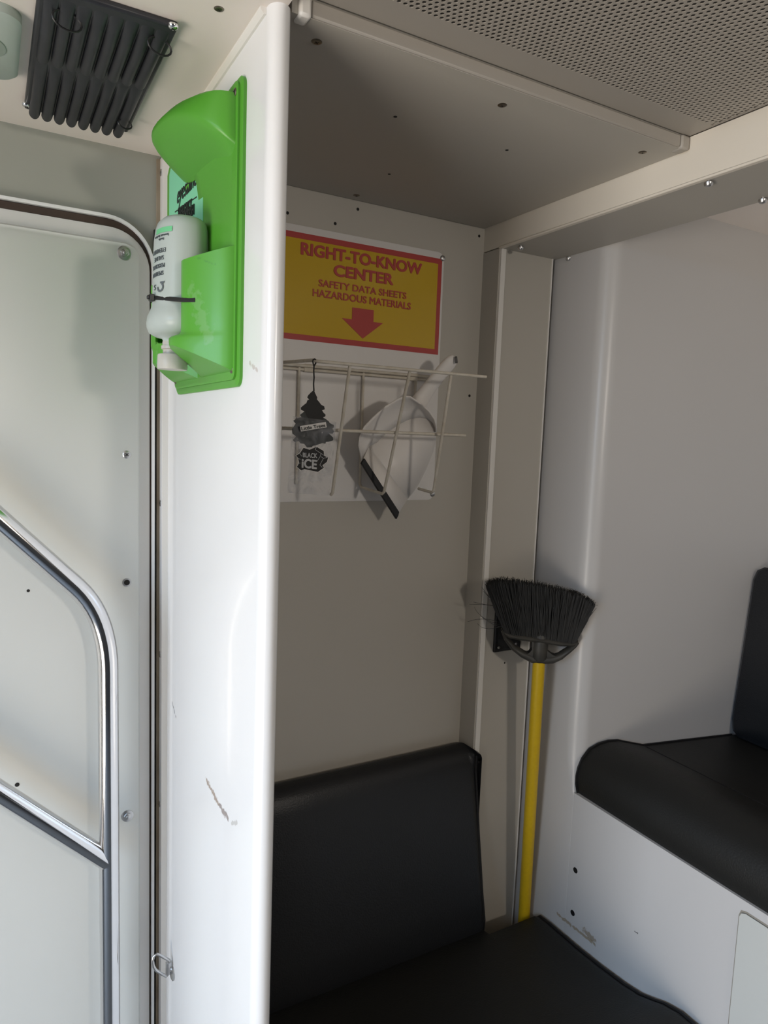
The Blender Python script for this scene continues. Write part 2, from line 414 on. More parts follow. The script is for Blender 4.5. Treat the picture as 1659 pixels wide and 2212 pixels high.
ring(-.62, .2278, -1.43, .3090, .070, .0045, 1.138, 1.150).build('frame', M_gel, dr)
ring(-.615, .2250, -1.43, .3035, .066, .010, 1.1435, 1.150).build('seal', M_seal, dr)
o1 = rrect(-.607, .2228, -1.43, .2950, .060, y=1.148); o2 = rrect(-.603, .2205, -1.43, .2925, .058, y=1.1425); o3 = rrect(-.588, .2035, -1.43, .2720, .024, y=1.1365)
MB().loft([o1, o2, o3]).build('shell', M_doorsh, dr, smooth=40)
p1 = rrect(-.588, .2030, -1.43, .2705, .022, y=1.137); p2 = rrect(-.588, .2030, -1.43, .2705, .022, y=1.130); p3 = rrect(-.585, .2000, -1.43, .2680, .020, y=1.127)
MB().loft([p1, p2, p3]).build('panel', M_door, dr, smooth=45)
bolt(dr, aty(1.127, 269, 547), (0, -1, 0), .0105); bolt(dr, aty(1.127, 275, 1762), (0, -1, 0), .0095)
screw(dr, aty(1.127, 274, 982), (0, -1, 0), .0062, .0016)
mb = MB(); p = aty(1.127, 274, 1258); mb.lathe([(.0068, -.001), (.0068, .001), (.0045, .0012), (.004, -.0005)], p, (0, -1, 0), 18); mb.build('plug', M_steel, dr)
screw(dr, p+V((0, -.0008, 0)), (0, -1, 0), .0042, hole=True, name='hole')
screw(dr, aty(1.127, 37, 1695), (0, -1, 0), .0032, hole=True, name='hole')
for (px, py, r0) in ((61, 1276, .0022), ):
    screw(dr, aty(1.127, px, py), (0, -1, 0), r0, hole=True, name='chip')

# ------------------------------------------------------------------ handrail
hr = thing('handrail', (.149, 1.08, -1.435), 'polished steel tube handrail with a slanting brace, in front of the white door', 'handrail')
YR = 1.08; RR = .0146
pts = [V((.149, YR, -1.435)), V((.149, YR, -.60)), V((.1488, YR, -.40))]
a0, a1, a2 = aty(YR, 231, 1450), aty(YR, 222, 1340), aty(YR, 176, 1276)
a3 = aty(YR, 0, 1123)
P0, P1, P2 = V((.1488, YR, -.365)), V((.1488, YR, -.280)), aty(YR, 165, 1268)
for i in range(11):
    t = i/10; pts.append(P0*(1-t)**2+P1*(2*t*(1-t))+P2*t*t)
dd = (a3-P2).normalized()
pts += [a3, a3+dd*.22]
e = pts[-1]; pts += [e+dd*.03+V((0, .012, 0)), e+dd*.04+V((0, .03, 0)), e+dd*.04+V((0, .05, 0))]
MB().tube(pts, RR, 20).build('rail', M_chrome, hr, smooth=60)
b0 = V((.149, YR, aty(YR, 233, 1862).z)); b1 = aty(YR, 0, 1711); bd = (b1-b0).normalized(); e = b1+bd*.25
MB().tube([b0, b1, e, e+bd*.03+V((0, .012, 0)), e+bd*.04+V((0, .03, 0)), e+bd*.04+V((0, .05, 0))], RR*.985, 20).build('brace', M_chrome, hr, smooth=60)

# ------------------------------------------------------------------ right bench
bn = thing('moulded_bench', (1.35, .4, -1.435), 'white moulded bench with black seat and backrest cushions along the right wall', 'bench')
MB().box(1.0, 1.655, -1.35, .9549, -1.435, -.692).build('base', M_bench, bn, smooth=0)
h0 = atx(1.0, 1600, 1965); r = .010
hp = [(.9985, h0.y-.45, h0.z-.26), (.9985, h0.y, h0.z-.26), (.9985, h0.y, h0.z-r), (.9985, h0.y-r*.3, h0.z-r*.3), (.9985, h0.y-r, h0.z), (.9985, h0.y-.45, h0.z)]
mb = MB(); mb.prism([(1.0005, p[1]+(.0022 if i in (1, 2, 3) else 0), p[2]+(.003 if i in (3, 4, 5) else 0)) for i, p in enumerate(hp)], (-.0008, 0, 0)); mb.build('hatch_gap', mat('hatch_seam', lin((135, 130, 120)), .6), bn)
MB().prism(hp, (-.0012, 0, 0)).build('hatch', M_hatch, bn, bevel=.0006)
for (px, py) in ((1243, 1880), (1237, 1972)):
    screw(bn, atx(1.0, px, py), (-1, 0, 0), .0058, m_=M_rub, hole=True, name='plug', label='black round plug')
prof = [(1.006, -.6915), (1.0005, -.672), (1.000, -.655), (1.003, -.640), (1.012, -.622), (1.030, -.606), (1.055, -.5995), (1.081, -.5985), (1.110, -.603), (1.140, -.613), (1.187, -.628), (1.33, -.6435), (1.49, -.661), (1.58, -.67), (1.58, -.6915)]
mb = MB(); ys = [.950, .80, .60, .45, .30, .1, -.2, -.6]
mb.loft([[(x+(.0015*math.sin(9*y+x*30) if 1 < x < 1.1 else 0), y, z) for x, z in prof] for y in ys])
sc = mb.build('seat_cushion', M_vinyl2, bn, smooth=50)
MB().tube([(x-.001, .9505, z+.001) for x, z in prof[:-2]], .0022, 6).build('piping', M_pipe, sc)
MB().tube([(1.187, y, -.6275) for y in (.95, .5, 0, -.6)], .0014, 6).build('seam', M_pipe, sc)
b0, b1 = V((1.4786, 0, -.660)), V((1.5145, 0, -.2650)); bu = (b1-b0); L_ = bu.length; bu.normalize(); bnrm = V((bu.z, 0, -bu.x))
mb = MB(); outl = []
for (yy, tt) in ((.944, .012), (.950, .04), (.950, L_-.03), (.944, L_-.010), (.93, L_-.001), (.90, L_), (-.5, L_), (-.5, 0), (.93, 0)):
    outl.append((yy, tt))
def bring(inset, dep):
    cyy = .225; r_ = []
    for yy, tt in outl:
        y_ = yy-inset if yy > 0 else yy+inset; t_ = min(max(tt, inset), L_-inset)
        p = b0+bu*t_+bnrm*dep; r_.append((p.x, y_, p.z))
    return r_
mb.loft([bring(.006, .0), bring(.002, .004), bring(0, .012), bring(0, .055), bring(.004, .06)])
bk = mb.build('backrest', M_vinyl, bn, smooth=50)
MB().tube(bring(.001, .006)[:6], .003, 6).build('piping', M_pipe, bk)

# ------------------------------------------------------------------ alcove seat
al = thing('alcove_seat', (.62, .85, -1.435), 'black vinyl seat with a wide tilted back cushion inside the alcove under the rack', 'seat')
MB().box(.272, .992, .66, 1.004, -1.435, -1.045).build('base', M_wall, al)
pr = [(1.022, -1.04), (1.026, -1.0), (1.017, -.989), (.99, -.9865), (.915, -.985), (.85, -.981), (.79, -.974), (.755, -.967), (.73, -.957), (.705, -.946), (.675, -.938), (.645, -.938), (.615, -.948), (.595, -.967), (.585, -.99), (.588, -1.045)]
mb = MB(); mb.loft([[(x, y+(.05 if y > .999 and x < .85 else 0), z-dz*(1 if z > -1.03 else 0)) for y, z in pr] for x, dz in ((.270, .004), (.28, .0), (.5, 0), (.75, .0), (.845, .0), (.857, .0), (.955, .0), (.975, .0), (.986, .004), (.992, .012))])
sc = mb.build('seat_cushion', M_vinyl2, al, smooth=55)
MB().tube([(.9915, y, z-.006) for y, z in pr[1:-1]], .0035, 8).build('piping', M_pipe, sc)
MB().tube([(.9945, y, z-.026) for y, z in pr[1:-2]], .0045, 8).build('piping', M_pipe, sc)
def back_ring(x, ins, rear):
    return [(x, rear, -.640-ins), (x, rear-.012, -.632-ins), (x, 1.125-ins*.3, -.630-ins), (x, 1.107+ins*.3, -.637-ins), (x, 1.0965+ins*.6, -.652-ins), (x, 1.0905+ins, -.675), (x, 1.064+ins, -.80), (x, 1.040+ins, -.92), (x, 1.028+ins, -.970), (x, 1.030+ins, -.996), (x, 1.050, -1.000), (x, min(rear, 1.085), -.995)]
rg = [back_ring(.2715, .006, 1.147), back_ring(.276, .001, 1.147), back_ring(.5, 0, 1.147), back_ring(.842, 0, 1.147), back_ring(.8505, .001, 1.146)]
def lim(R_, k): return [(p[0]-max(0, (-.66-p[2]))*.010, min(p[1], 1.0935), p[2]) for p in R_]
e0, e1, e2 = lim(back_ring(.8545, .003, 1.0935), 0), lim(back_ring(.8625, .008, 1.0935), 0), lim(back_ring(.8660, .016, 1.0935), 0)
rg += [e0]
rg += [e1, e2]
bk = MB().loft(rg).build('back_cushion', M_vinyl, al, smooth=60)
MB().tube([(p[0]-.003, p[1]-.001, p[2]) for p in e1[3:10]], .0032, 8).build('piping', M_pipe, bk)

# ------------------------------------------------------------------ eye wash station on the partition
EY = .905
ew = thing('eyewash_station', (.245, EY, .048), 'bright green plastic wall station with a domed hood, on the white partition', 'eyewash station')
def yz(y0, y1, z0, z1, r, x, n=5):
    pts = []
    for (cy_, cz_, a0) in ((y1-r, z1-r, 0), (y0+r, z1-r, 90), (y0+r, z0+r, 180), (y1-r, z0+r, 270)):
        pts += [(x, cy_+r*math.cos(math.radians(a0+90*i/n)), cz_+r*math.sin(math.radians(a0+90*i/n))) for i in range(n+1)]
    return pts
MB().loft([yz(.757, 1.052, .0480, .3735, .012, .2452), yz(.757, 1.052, .0480, .3735, .012, .2415), yz(.759, 1.050, .050, .3715, .011, .2400)]).loft(
    [yz(.7635, 1.046, .0555, .3690, .010, .241), yz(.7635, 1.046, .0555, .3690, .010, .2375), yz(.765, 1.0445, .057, .3675, .009, .2365)]).build('back_plate', M_green, ew, smooth=40)
for (y_, z_) in ((.7705, .0665), (.7705, .3565), (1.037, .0665)):
    screw(ew, (.2365, y_, z_), (-1, 0, 0), .0045, .0015, M_screw)
# hood
N = 24; rings = []
def hood(px_, half, z0, z1, pw=1.0, zf=None, cyy=EY):
    r_ = []
    for i in range(N+1):
        u = math.pi*i/N; s_ = math.sin(u); far = u > math.pi/2; h_ = half*.5 if far else half
        za = (zf if zf is not None else z0) if far else z0
        r_.append((.2372-px_*(s_**pw), cyy-h_*math.copysign(abs(math.cos(u))**.95, math.cos(u)), za+(z1-za)*s_))
    return r_
for p_, hf, z0, z1, pw, zf in ((0, .128, .3575, .3590, 1, .3575), (.030, .131, .3570, .3590, .8, .357), (.0480, .135, .3560, .3585, .85, .356), (.0545, .1365, .350, .3565, .88, .352), (.0580, .1375, .316, .3540, .9, .347), (.0585, .1378, .308, .3515, .9, .345), (.0580, .1375, .304, .3475, .92, .343)):
    rings.append(hood(p_, hf, z0, z1, pw, zf))
for k in range(1, 9):
    t = k/8; rings.append(hood(.0580-.052*t**1.1, .1375-.0155*t, .304-.012*t, .3475-.0485*t**.85, .92+.25*t, .343-.012*t))
rings.append(hood(0, .119, .291, .297, 1, .33))
MB().loft(rings, ring_closed=False, cap=False).build('hood', M_green, ew, smooth=50)
# side columns, pocket wings and drip tray, near and far
for sgn, nm in ((1, 'near'), (-1, 'far')):
    Y_ = lambda y: EY+sgn*(y-EY)
    mb = MB()
    col = lambda z, k: [(.2372, Y_(.768), z), (.2368, Y_(.775), z), (.2358-.004*k, Y_(.79), z), (.2345-.008*k, Y_(.815), z), (.2330-.008*k, Y_(.845), z), (.2312-.008*k, Y_(.873), z), (.2295-.006*k, Y_(.889), z), (.2320-.002*k, Y_(.8945), z), (.2372, Y_(.897), z)]
    mb.loft([col(.303, .9), col(.292, .45), col(.275, .05), col(.25, 0), col(.22, .15), col(.195, .2)])
    mb.build('column', M_green, ew, smooth=50)
    mb = MB()
    slope = lambda x: (.2372-x)/.055*.029
    kc = 1 if sgn > 0 else -.25
    def wing(z_, k=0, chin=0, solid=0, bot=0):
        out = [(.2372, .766), (.2300, .7685), (.2180, .780), (.2060, .7945), (.1975, .807), (.1935, .8165), (.1935, .824), (.1970, .829)]
        tip = [(.2372, .766), (.2300, .7685), (.2170, .781), (.2020, .7955), (.1905, .8085), (.1835, .819), (.1815, .831), (.1860, .845)]
        inn = [(.2000, .8275), (.2000, .817), (.2090, .7995), (.2200, .785), (.2372, .772)]
        sol = [(.1960, .853), (.206, .864), (.216, .874), (.227, .885), (.2372, .895)]
        P = [(a[0]+(b_[0]-a[0])*chin, a[1]+(b_[1]-a[1])*chin) for a, b_ in zip(out, tip)]+[(a[0]+(b_[0]-a[0])*solid, a[1]+(b_[1]-a[1])*solid) for a, b_ in zip(inn, sol)]
        return [(x, Y_(y), (z_+slope(x) if bot else z_-(k*(.2372-x)/.044*.012))) for x, y in P]
    mb.loft([wing(.1985, 1), wing(.185, .4), wing(.15), wing(.113), wing(.1085, 0, .03*kc, 1), wing(.1055, 0, .2*kc, 1), wing(.1035, 0, .75*kc, 1), wing(.1010, 0, kc, 1), wing(.0665, 0, kc, 1, 1), wing(.0640, 0, .96*kc, 1, 1)])
    mb.build('pocket_wing', M_green, ew, smooth=50)
# sticker panel, turned a little towards the entrance
ld = V((.10, -.995, 0)).normalized()         # reading direction
lo = V((.2185, 1.0015, 0)); lout = V((-.995, -.10, 0))
lp = lambda t, z, o=0: lo+ld*t+V((0, 0, z))+lout*o
mb = MB().prism([lp(-.009, .347-.01), lp(-.001, .347), lp(.14, .347), lp(.14, .20), lp(-.009, .20)], -lout*.012); mb.build('label_frame', M_green, ew, bevel=.002)
lb = MB().prism([lp(.003, .335), lp(.009, .341), lp(.128, .341), lp(.128, .20), lp(.003, .20)], lout*.0008).build('label_sticker', M_mint, ew)
mb = MB(); o_ = .0012
def lt(px, py):
    p = on_plane(lo+lout*o_, lout, px, py); return (p-lo).dot(ld), p.z
for s_, l_, r_, cap_, bold, sh in (('eyesaline', (383, 441), (425, 398), .021, .0, .35), ('EMERGENCY', (386.3, 471.9), (414.7, 452), .0125, .012, 0), ('EYE/FACE WASH', (377, 492), (420, 463), .0125, .012, 0)):
    t0, z0_ = lt(*l_); t1, z1_ = lt(*r_)
    put_text(mb, s_, lp(t0, z0_, o_), lp(t1, z1_, o_), (0, 0, 1), cap_, lout, bold, sh)
for l_, r_ in (((378, 457), (425, 424)), ((390, 494), (425, 470))):
    (t0, z0_), (t1, z1_) = lt(*l_), lt(*r_)
    mb.prism([lp(t0, z0_, .0005), lp(t1, z1_, .0005), lp(t1, z1_-.0012, .0005), lp(t0, z0_-.0012, .0005)], lout*.001)
mb.build('lettering', M_ink, lb, smooth=0, raw=True)

# ------------------------------------------------------------------ bottle
BY = .875
bt = thing('eyewash_bottle', (.203, BY, .075), 'milky half-clear plastic bottle held upside down in the green wall station', 'bottle')
secs = [(.2065, .015, .2445), (.2065, .0225, .2430), (.2062, .0270, .2385), (.2058, .0290, .231), (.2053, .0300, .220), (.2048, .0305, .20), (.2045, .0306, .17), (.2040, .0306, .150), (.2037, .0308, .1455), (.2035, .0312, .142), (.2030, .0325, .137), (.2025, .0348, .131), (.2022, .0355, .1245), (.2020, .0350, .119), (.2012, .0318, .1125), (.2000, .024, .1085), (.1985, .0150, .1060), (.1965, .0118, .103), (.1955, .0105, .1005)]
mb = MB(); Q = 36
def bring2(cx_, rx_, z_, k=1.28):
    out = []
    for j in range(Q):
        a = 2*math.pi*j/Q; out.append((cx_+rx_*math.copysign(abs(math.cos(a))**.9, math.cos(a)), BY+rx_*k*math.copysign(abs(math.sin(a))**.9, math.sin(a)), z_))
    return out
mb.loft([bring2(cx_, rx_, z_, 1.0 if z_ < .1065 else 1.42) for cx_, rx_, z_ in secs])
body = mb.build('bottle_body', M_bottle, bt, smooth=60)
mb = MB().lathe([(.0105, .004), (.0115, .001), (.0115, -.003), (.0130, -.0035), (.0130, -.007), (.0110, -.008), (.0110, -.0155)], (.1955, BY, .1005), (0, 0, 1), 24); mb.build('neck', M_cap, bt)
ridged = []
mb = MB(); rr_ = [(.0165, -.0135), (.0172, -.0150), (.0178, -.0290), (.0172, -.0310), (.012, -.0312)]
mb.lathe(rr_, (.1955, BY, .1005), (0, 0, 1), 28)
mb.build('cap', M_cap, bt, smooth=40)
def wrap(u, z, out=.0006):                     # u: metres round the bottle from the point facing the entrance, z height
    import bisect
    k = 0
    for i in range(len(secs)-1):
        if secs[i][2] >= z >= secs[i+1][2]: k = i; break
    s0, s1 = secs[k], secs[k+1]; f = (s0[2]-z)/(s0[2]-s1[2]); cx_ = s0[0]+(s1[0]-s0[0])*f; rx_ = s0[1]+(s1[1]-s0[1])*f
    a = u/.036; c_, s_ = math.cos(a), math.sin(a)
    return V((cx_-(rx_+out)*math.copysign(abs(c_)**.9, c_), BY-(rx_*1.42+out)*math.copysign(abs(s_)**.9, s_), z))
def wrap_text(mb, s, u_right, z_top, cap, width, bold=.008):
    vs, fs = letters(s, 0); W = max(v.x for v in vs)
    mb.add([wrap(u_right-v.x/W*width, z_top-(1-v.y)*0-cap+ (1-v.y)*cap if False else z_top-cap*1.0+cap*(1-v.y), .0009 if v.z > 0 else .0002) for v in vs], fs)
mb = MB(); n = 10
g = [[wrap(.034-.030*i/n, z, .0007) for i in range(n+1)] for z in (.2275, .2215)]
mb.loft(g, ring_closed=False, cap=False); mb.build('band', M_mintband, body)
mb = MB()
wrap_text(mb, 'Isotonic Sodium', .029, .2195, .0026, .027, 0); wrap_text(mb, 'Sterile', .022, .2155, .0024, .010, 0)
mb.build('fine_print', M_greyink, body, smooth=0)
mb = MB()
wrap_text(mb, 'EYEWASH', .0255, .2040, .0048, .026, .006); wrap_text(mb, 'SALINE', .0225, .1955, .0046, .020, .006)
wrap_text(mb, 'PERSONAL', .0245, .1870, .0046, .027, .006); wrap_text(mb, 'SPERIAN', .0225, .1785, .0046, .024, .006)
mb.build('lettering', M_greyink, body, smooth=0, raw=True)
mb = MB()                                       # swoosh emblem: a slanted oval ring with a flat tail
def arcp(a, r0, r1): return wrap(.0175+r0*math.cos(a), .1605+r1*math.sin(a), .0009)
A = [math.radians(q) for q in range(-190, 61, 10)]
mb.loft([[arcp(a, .0060, .0056) for a in A], [wrap(.0175+.0038*math.cos(a), .1605+.0034*math.sin(a), .0009) for a in A]], ring_closed=False, cap=False)
mb.loft([[wrap(u, .1666, .0009) for u in (.0175, .020, .0225, .0255)], [wrap(u, .1644, .0009) for u in (.0175, .020, .0225, .0238)]], ring_closed=False, cap=False)
wrap_text(mb, 'S', .0075, .165, .0060, .005)
mb.build('emblem', M_greyink, body, smooth=0)

# cable tie round the bottle
ct = thing('cable_tie', (.176, BY, .15), 'black cable tie strapped round the upside-down bottle through the green wing', 'cable tie')
hole = aty(.800, 423, 648)
pp = [hole+V((.004, .006, 0)), hole+V((-.0012, -.001, 0)), aty(.812, 398, 648), aty(.835, 372, 646), aty(.850, 350, 644), aty(.862, 336, 643), aty(.877, 330, 643), V((.1755, .900, .1530)), V((.1850, .918, .1510)), V((.196, .935, .149))]
mb = MB(); mb.fl = .28; mb.tube(pp, .0026, 8, flat=(-.7, -.7, 0)); mb.build('strap', M_blackp, ct)
hp_ = aty(.868, 328, 643)
mb = MB().box(hp_.x-.0030, hp_.x+.0025, .864, .873, hp_.z-.0040, hp_.z+.0040); mb.box(hp_.x-.0055, hp_.x-.0028, .866, .871, hp_.z-.0022, hp_.z+.0022); mb.build('head', M_blackp, ct, bevel=.0008)

# ------------------------------------------------------------------ tie-down ring low on the partition
tr = thing('tie_down_ring', (.243, 1.06, -.90), 'small zinc D-shaped ring on a bracket, low on the white partition', 'ring')
q0 = atx(.236, 362, 2075); 
def rp(px, py): return aty(1.075, px, py)
pts = [rp(365, 2074), rp(350, 2066), rp(339, 2061), rp(332, 2066), rp(329.5, 2076), rp(332, 2088), rp(337, 2096), rp(348, 2103), rp(360, 2109), rp(363, 2104), rp(364.5, 2090)]
MB().tube(pts, .0024, 10, closed=True).build('ring', M_steel, tr, smooth=60)
a_ = atx(.245, 372, 2100); 
MB().lathe([(.013, -.001), (.013, .0018), (.009, .0035), (.003, .0035)], (.245, a_.y-.006, a_.z+.002), (-1, 0, 0), 18, sx=.8, sy=1.1).build('washer', M_steel, tr)
c0 = rp(364, 2090)
MB().tube([c0+V((0, 0, .010)), c0-V((0, 0, .010))], .0048, 10).tube([c0, V((.245, a_.y-.006, a_.z+.004))], .0042, 10).build('bracket', M_steel, tr)

# ------------------------------------------------------------------ ceiling vent and fixture in the lobby
vn = thing('ceiling_vent', (.114, .92, .41), 'black louvred vent grille screwed to the white lobby ceiling', 'vent')
x0, x1, y0, y1v = .0495, .1775, .7720, 1.0700
MB().box(x0, x1, y0, y1v, .4025, .4105).build('base', M_vent, vn, bevel=.003)
mb = MB(); nl = 8; wl = (x1-x0-.010)/nl
for row, (ya, yb2) in enumerate(((.783, .908), (.924, 1.071))):
    for k in range(nl):
        xc = x0+.005+wl*(k+.5); rings = []
        for t, s_ in ((0, .02), (.06, .22), (.14, .50), (.24, .76), (.36, .93), (.5, 1), (.8, 1), (1, 1.0)):
            yy = ya+(yb2-ya)*t
            rings.append([(xc+wl*.46*math.cos(a)-(.0015*math.sin(a)), yy+(.006*math.sin(a) if t == 1 else 0), .4028-.0070*s_*math.sin(a)*(1+.25*math.cos(a))) for a in [math.pi*i/10 for i in range(11)]])
        mb.loft(rings, ring_closed=False, cap=True)
mb.build('louvers', M_vent, vn, smooth=50)
for (px, py) in ((374, 56), (57, 226)):
    screw(vn, atz(.4025, px, py), (0, 0, -1), .0052, .003, M_chrome)
def loop(c, r0, ax, squash=.6):
    c = V(c); u = V((1, .25, 0)).normalized(); q = V((0, .1, -1))
    return [c+u*(r0*math.cos(a))+q*(r0*squash*math.sin(a)) for a in [2*math.pi*i/16 for i in range(16)]]
for (px, py, r0) in ((145, 45, .014), (345, 100, .013), (270, 268, .009)):
    c = atz(.395, px, py); MB().tube(loop(c, r0, 0), .0011, 6, closed=True).build('wire_tie', M_blackp, vn)
fx = thing('ceiling_fixture', (-.02, .915, .41), 'pale grey rounded square plate with a round dish, on the lobby ceiling beside the vent', 'ceiling fixture')
def xyrr(x0, x1, y0, y1, r, z, n=6):
    pts = []
    for (cx_, cy_, a0) in ((x1-r, y1-r, 0), (x0+r, y1-r, 90), (x0+r, y0+r, 180), (x1-r, y0+r, 270)):
        pts += [(cx_+r*math.cos(math.radians(a0+90*i/n)), cy_+r*math.sin(math.radians(a0+90*i/n)), z) for i in range(n+1)]
    return pts
MB().loft([xyrr(-.118, .039, .836, .989, .02, .4102), xyrr(-.118, .039, .836, .989, .02, .401), xyrr(-.114, .0345, .8405, .9845, .018, .397)]).build('plate', M_fix, fx, smooth=40)
MB().lathe([(.030, -.0005), (.029, .0010), (.012, .0022), (.003, .0024)], (-.0035, .906, .397), (0, 0, -1), 40).build('dish', M_fix2, fx)
screw(fx, (-.0035, .906, .3948), (0, 0, -1), .003, .001, M_screw)

# ------------------------------------------------------------------ right-to-know rack
SY = 1.1475
rk = thing('data_sheet_rack', (.594, 1.15, -.123), 'white wall rack with a yellow and red safety sign above a bent wire basket', 'sign rack')
def xz(x0, x1, z0, z1, r, y, n=6):
    pts = []
    for (cx_, cz_, a0) in ((x1-r, z1-r, 0), (x0+r, z1-r, 90), (x0+r, z0+r, 180), (x1-r, z0+r, 270)):
        pts += [(cx_+r*math.cos(math.radians(a0+90*i/n)), y, cz_+r*math.sin(math.radians(a0+90*i/n))) for i in range(n+1)]
    return pts
XL, XR = .427, .7625
MB().loft([xz(XL, XR, -.1225, .3485, .014, 1.1502), xz(XL, XR, -.1225, .3485, .014, 1.1480), xz(XL+.001, XR-.001, -.1215, .3475, .013, SY)]).build('sign_plate', M_sign, rk, smooth=35)
ro = (aty(SY, 955.2, 555.7).x, aty(SY, 949.4, 766.8).z, aty(SY, 618.8, 496.9).z)
yo = (aty(SY, 946.2, 567).x, aty(SY, 940.5, 754.7).z, aty(SY, 618.8, 510.3).z)
xc_ = .594; xl = 2*xc_-ro[0]; xly = 2*xc_-yo[0]
rb = MB().box(xl, ro[0], SY-.0005, SY+.0005, ro[1], ro[2]).build('red_border', M_red, rk)
ye = MB().box(xly, yo[0], SY-.0009, SY, yo[1], yo[2]).build('yellow_panel', M_yel, rk)
mb = MB(); out = (0, -1, 0); T = SY-.0011
for s_, l_, r_, tp, bold, shear in (('RIGHT-TO-KNOW', (650.7, 550.2), (911, 591.8), (650.7, 525.6), .045, 0), ('CENTER', (721.6, 596.5), (849.4, 614.1), (721.6, 573.5), .045, 0),
                             ('SAFETY DATA SHEETS', (688.4, 618.9), (877.5, 645.1), (688.4, 604.5), .024, 0), ('HAZARDOUS MATERIALS', (675.6, 640.6), (887, 667.8), (675.6, 625.3), .024, 0)):
    a, b, c = aty(T, *l_), aty(T, *r_), aty(T, *tp); zz = (a.z+b.z)/2
    put_text(mb, s_, (a.x, T, zz), (b.x, T, zz), (0, 0, 1), c.z-a.z, out, bold, shear, thick=.0005)
ar = [aty(T, *p) for p in ((760.9, 664.3), (807.3, 670), (807.3, 695.6), (827, 698.8), (783.3, 731.4), (738.6, 687.6), (760.9, 689))]
zt, zs, zp = (ar[0].z+ar[1].z)/2, (ar[2].z+ar[3].z+ar[5].z+ar[6].z)/4, ar[4].z
xs0, xs1, xh0, xh1, xm = ar[0].x, ar[1].x, ar[5].x, ar[3].x, ar[4].x
mb.prism([(xs0, T, zt), (xs1, T, zt), (xs1, T, zs), (xh1, T, zs), (xm, T, zp), (xh0, T, zs), (xs0, T, zs)], (0, -.0005, 0))
mb.build('lettering', M_red, ye, smooth=0, raw=True)
for (px, py) in ((956, 558), (934, 1067)):
    mb = MB().lathe([(.0055, -.001), (.0055, .001), (.004, .003), (.0015, .0038)], aty(SY, px, py), (0, -1, 0), 16); mb.build('rivet', M_steel, rk)
# basket
bs = MB(); wr_ = .0027; YF = .97; YRr = 1.143
fl = aty(YF, 681, 779); fr = aty(YF, 1050, 815); zf = (fl.z+fr.z)/2
rear_z = .1145
bs.tube([(fl.x-.004, YRr, rear_z), (fl.x, YF+.01, zf+.002), (fl.x+.004, YF, zf), (fl.x+.02, YF, zf), (fr.x, YF, zf)], wr_, 8)
bs.tube([(.40+.03, YRr, rear_z-.006), (.735, YRr, rear_z-.006)], wr_, 8)
bs.tube([(.435, YRr-.004, rear_z), (.735, YRr-.004, rear_z)], wr_, 8)
ym = 1.012; m0, m1 = aty(ym, 612, 926), aty(ym, 1005, 940); zm = (m0.z+m1.z)/2
bs.tube([(m0.x-.03, ym, zm), (m1.x, ym, zm)], wr_, 8)
def uwire(top, bot, xr_, full=True, stub=None):
    t = aty(YF, *top); x = t.x
    b = atx(x, *bot); p = [V((x, YF+.002, zf)), V((x, b.y-.004, b.z+.004)), V((x, b.y+.002, b.z))]
    if full: p += [V((xr_, YRr-.006, b.z+.004)), V((xr_, YRr, b.z+.01)), V((xr_, YRr, rear_z))]
    elif stub: p += [V((x, b.y+stub, b.z+.003))]
    return p
wa = uwire((757, 795), (716, 1069), .50, False); bs.tube(wa, wr_, 8)
wbp = uwire((887, 806), (827, 1067), aty(YRr, 782, 900).x); bs.tube(wbp, wr_, 8)
wc = uwire((976, 812), (934, 1064), 0, False, .045); bs.tube(wc, wr_, 8)
xb2 = aty(YRr, 898, 820).x; bs.tube([(xb2, YRr, rear_z), (xb2, YRr, rear_z-.06)], wr_, 8)
xb3 = aty(YRr, 645, 850).x; bs.tube([(xb3, YRr, rear_z), (xb3, YRr, -.09)], wr_, 8)
xs = aty(YRr, 962, 935).x; bs.tube([(xs-.03, YRr, .0075), (xs+.006, YRr, .0075)], wr_, 8)
bs.build('wire_basket', M_wire, rk, smooth=60)
for px in (668, 893):
    p = aty(YRr-.002, px, 802 if px < 700 else 812); MB().box(p.x-.010, p.x+.010, 1.140, 1.1478, rear_z-.010, rear_z+.004).build('clip', M_wire, rk, bevel=.0015)

# ------------------------------------------------------------------ dustpan in the basket
dp = thing('dustpan', (.66, 1.085, -.13), 'white plastic dustpan with a black rubber lip, stuck head down in the wire basket', 'dustpan')
YFl, YRim = 1.095, 1.055
outl = [(781.5, 996.6), (774.7, 961.8), (776.7, 944.5), (786.3, 923), (803.7, 904), (832.6, 878), (859.6, 861.5), (875, 855.7), (886.6, 856.7), (909.8, 873), (927, 888.5), (938.7, 906), (942.6, 923), (942.5, 933)]
crs = [(784, 992.7), (796, 965.7), (800, 962), (813.3, 956), (830.7, 938.7), (848, 926), (863.5, 915.5), (876, 909), (886.6, 905), (906, 902), (921, 904), (933, 911.7), (939.7, 923), (941.6, 933)]
bend = [(796, 965.7), (880, 1078)]
YL = 1.085
n = len(outl)
mb = MB()
prof_k = [(0, 0), (.35, .12), (.7, .45), (.92, .8), (1, 1)]      # rounded from floor to rim
rings = []
dep = [0.15, .6, .8, .95, 1, 1, 1, 1, 1, .9, .75, .55, .35, .2]
for fk, dk in prof_k:
    r_ = []
    for i in range(n):
        px = crs[i][0]+(outl[i][0]-crs[i][0])*fk; py = crs[i][1]+(outl[i][1]-crs[i][1])*fk
        r_.append(aty(YFl-(YFl-YRim)*dk*dep[i], px, py))
    rings.append(r_)
mb.loft(rings, ring_closed=False, cap=False)
fl_pts = [aty(YFl, *p) for p in crs[1:]]+[aty(YFl, *p) for p in ((940.6, 952), (934.8, 977), (919, 1016), (904, 1046.7), (890.5, 1066), (880, 1078))]
mb.add(fl_pts, [tuple(range(len(fl_pts)))])
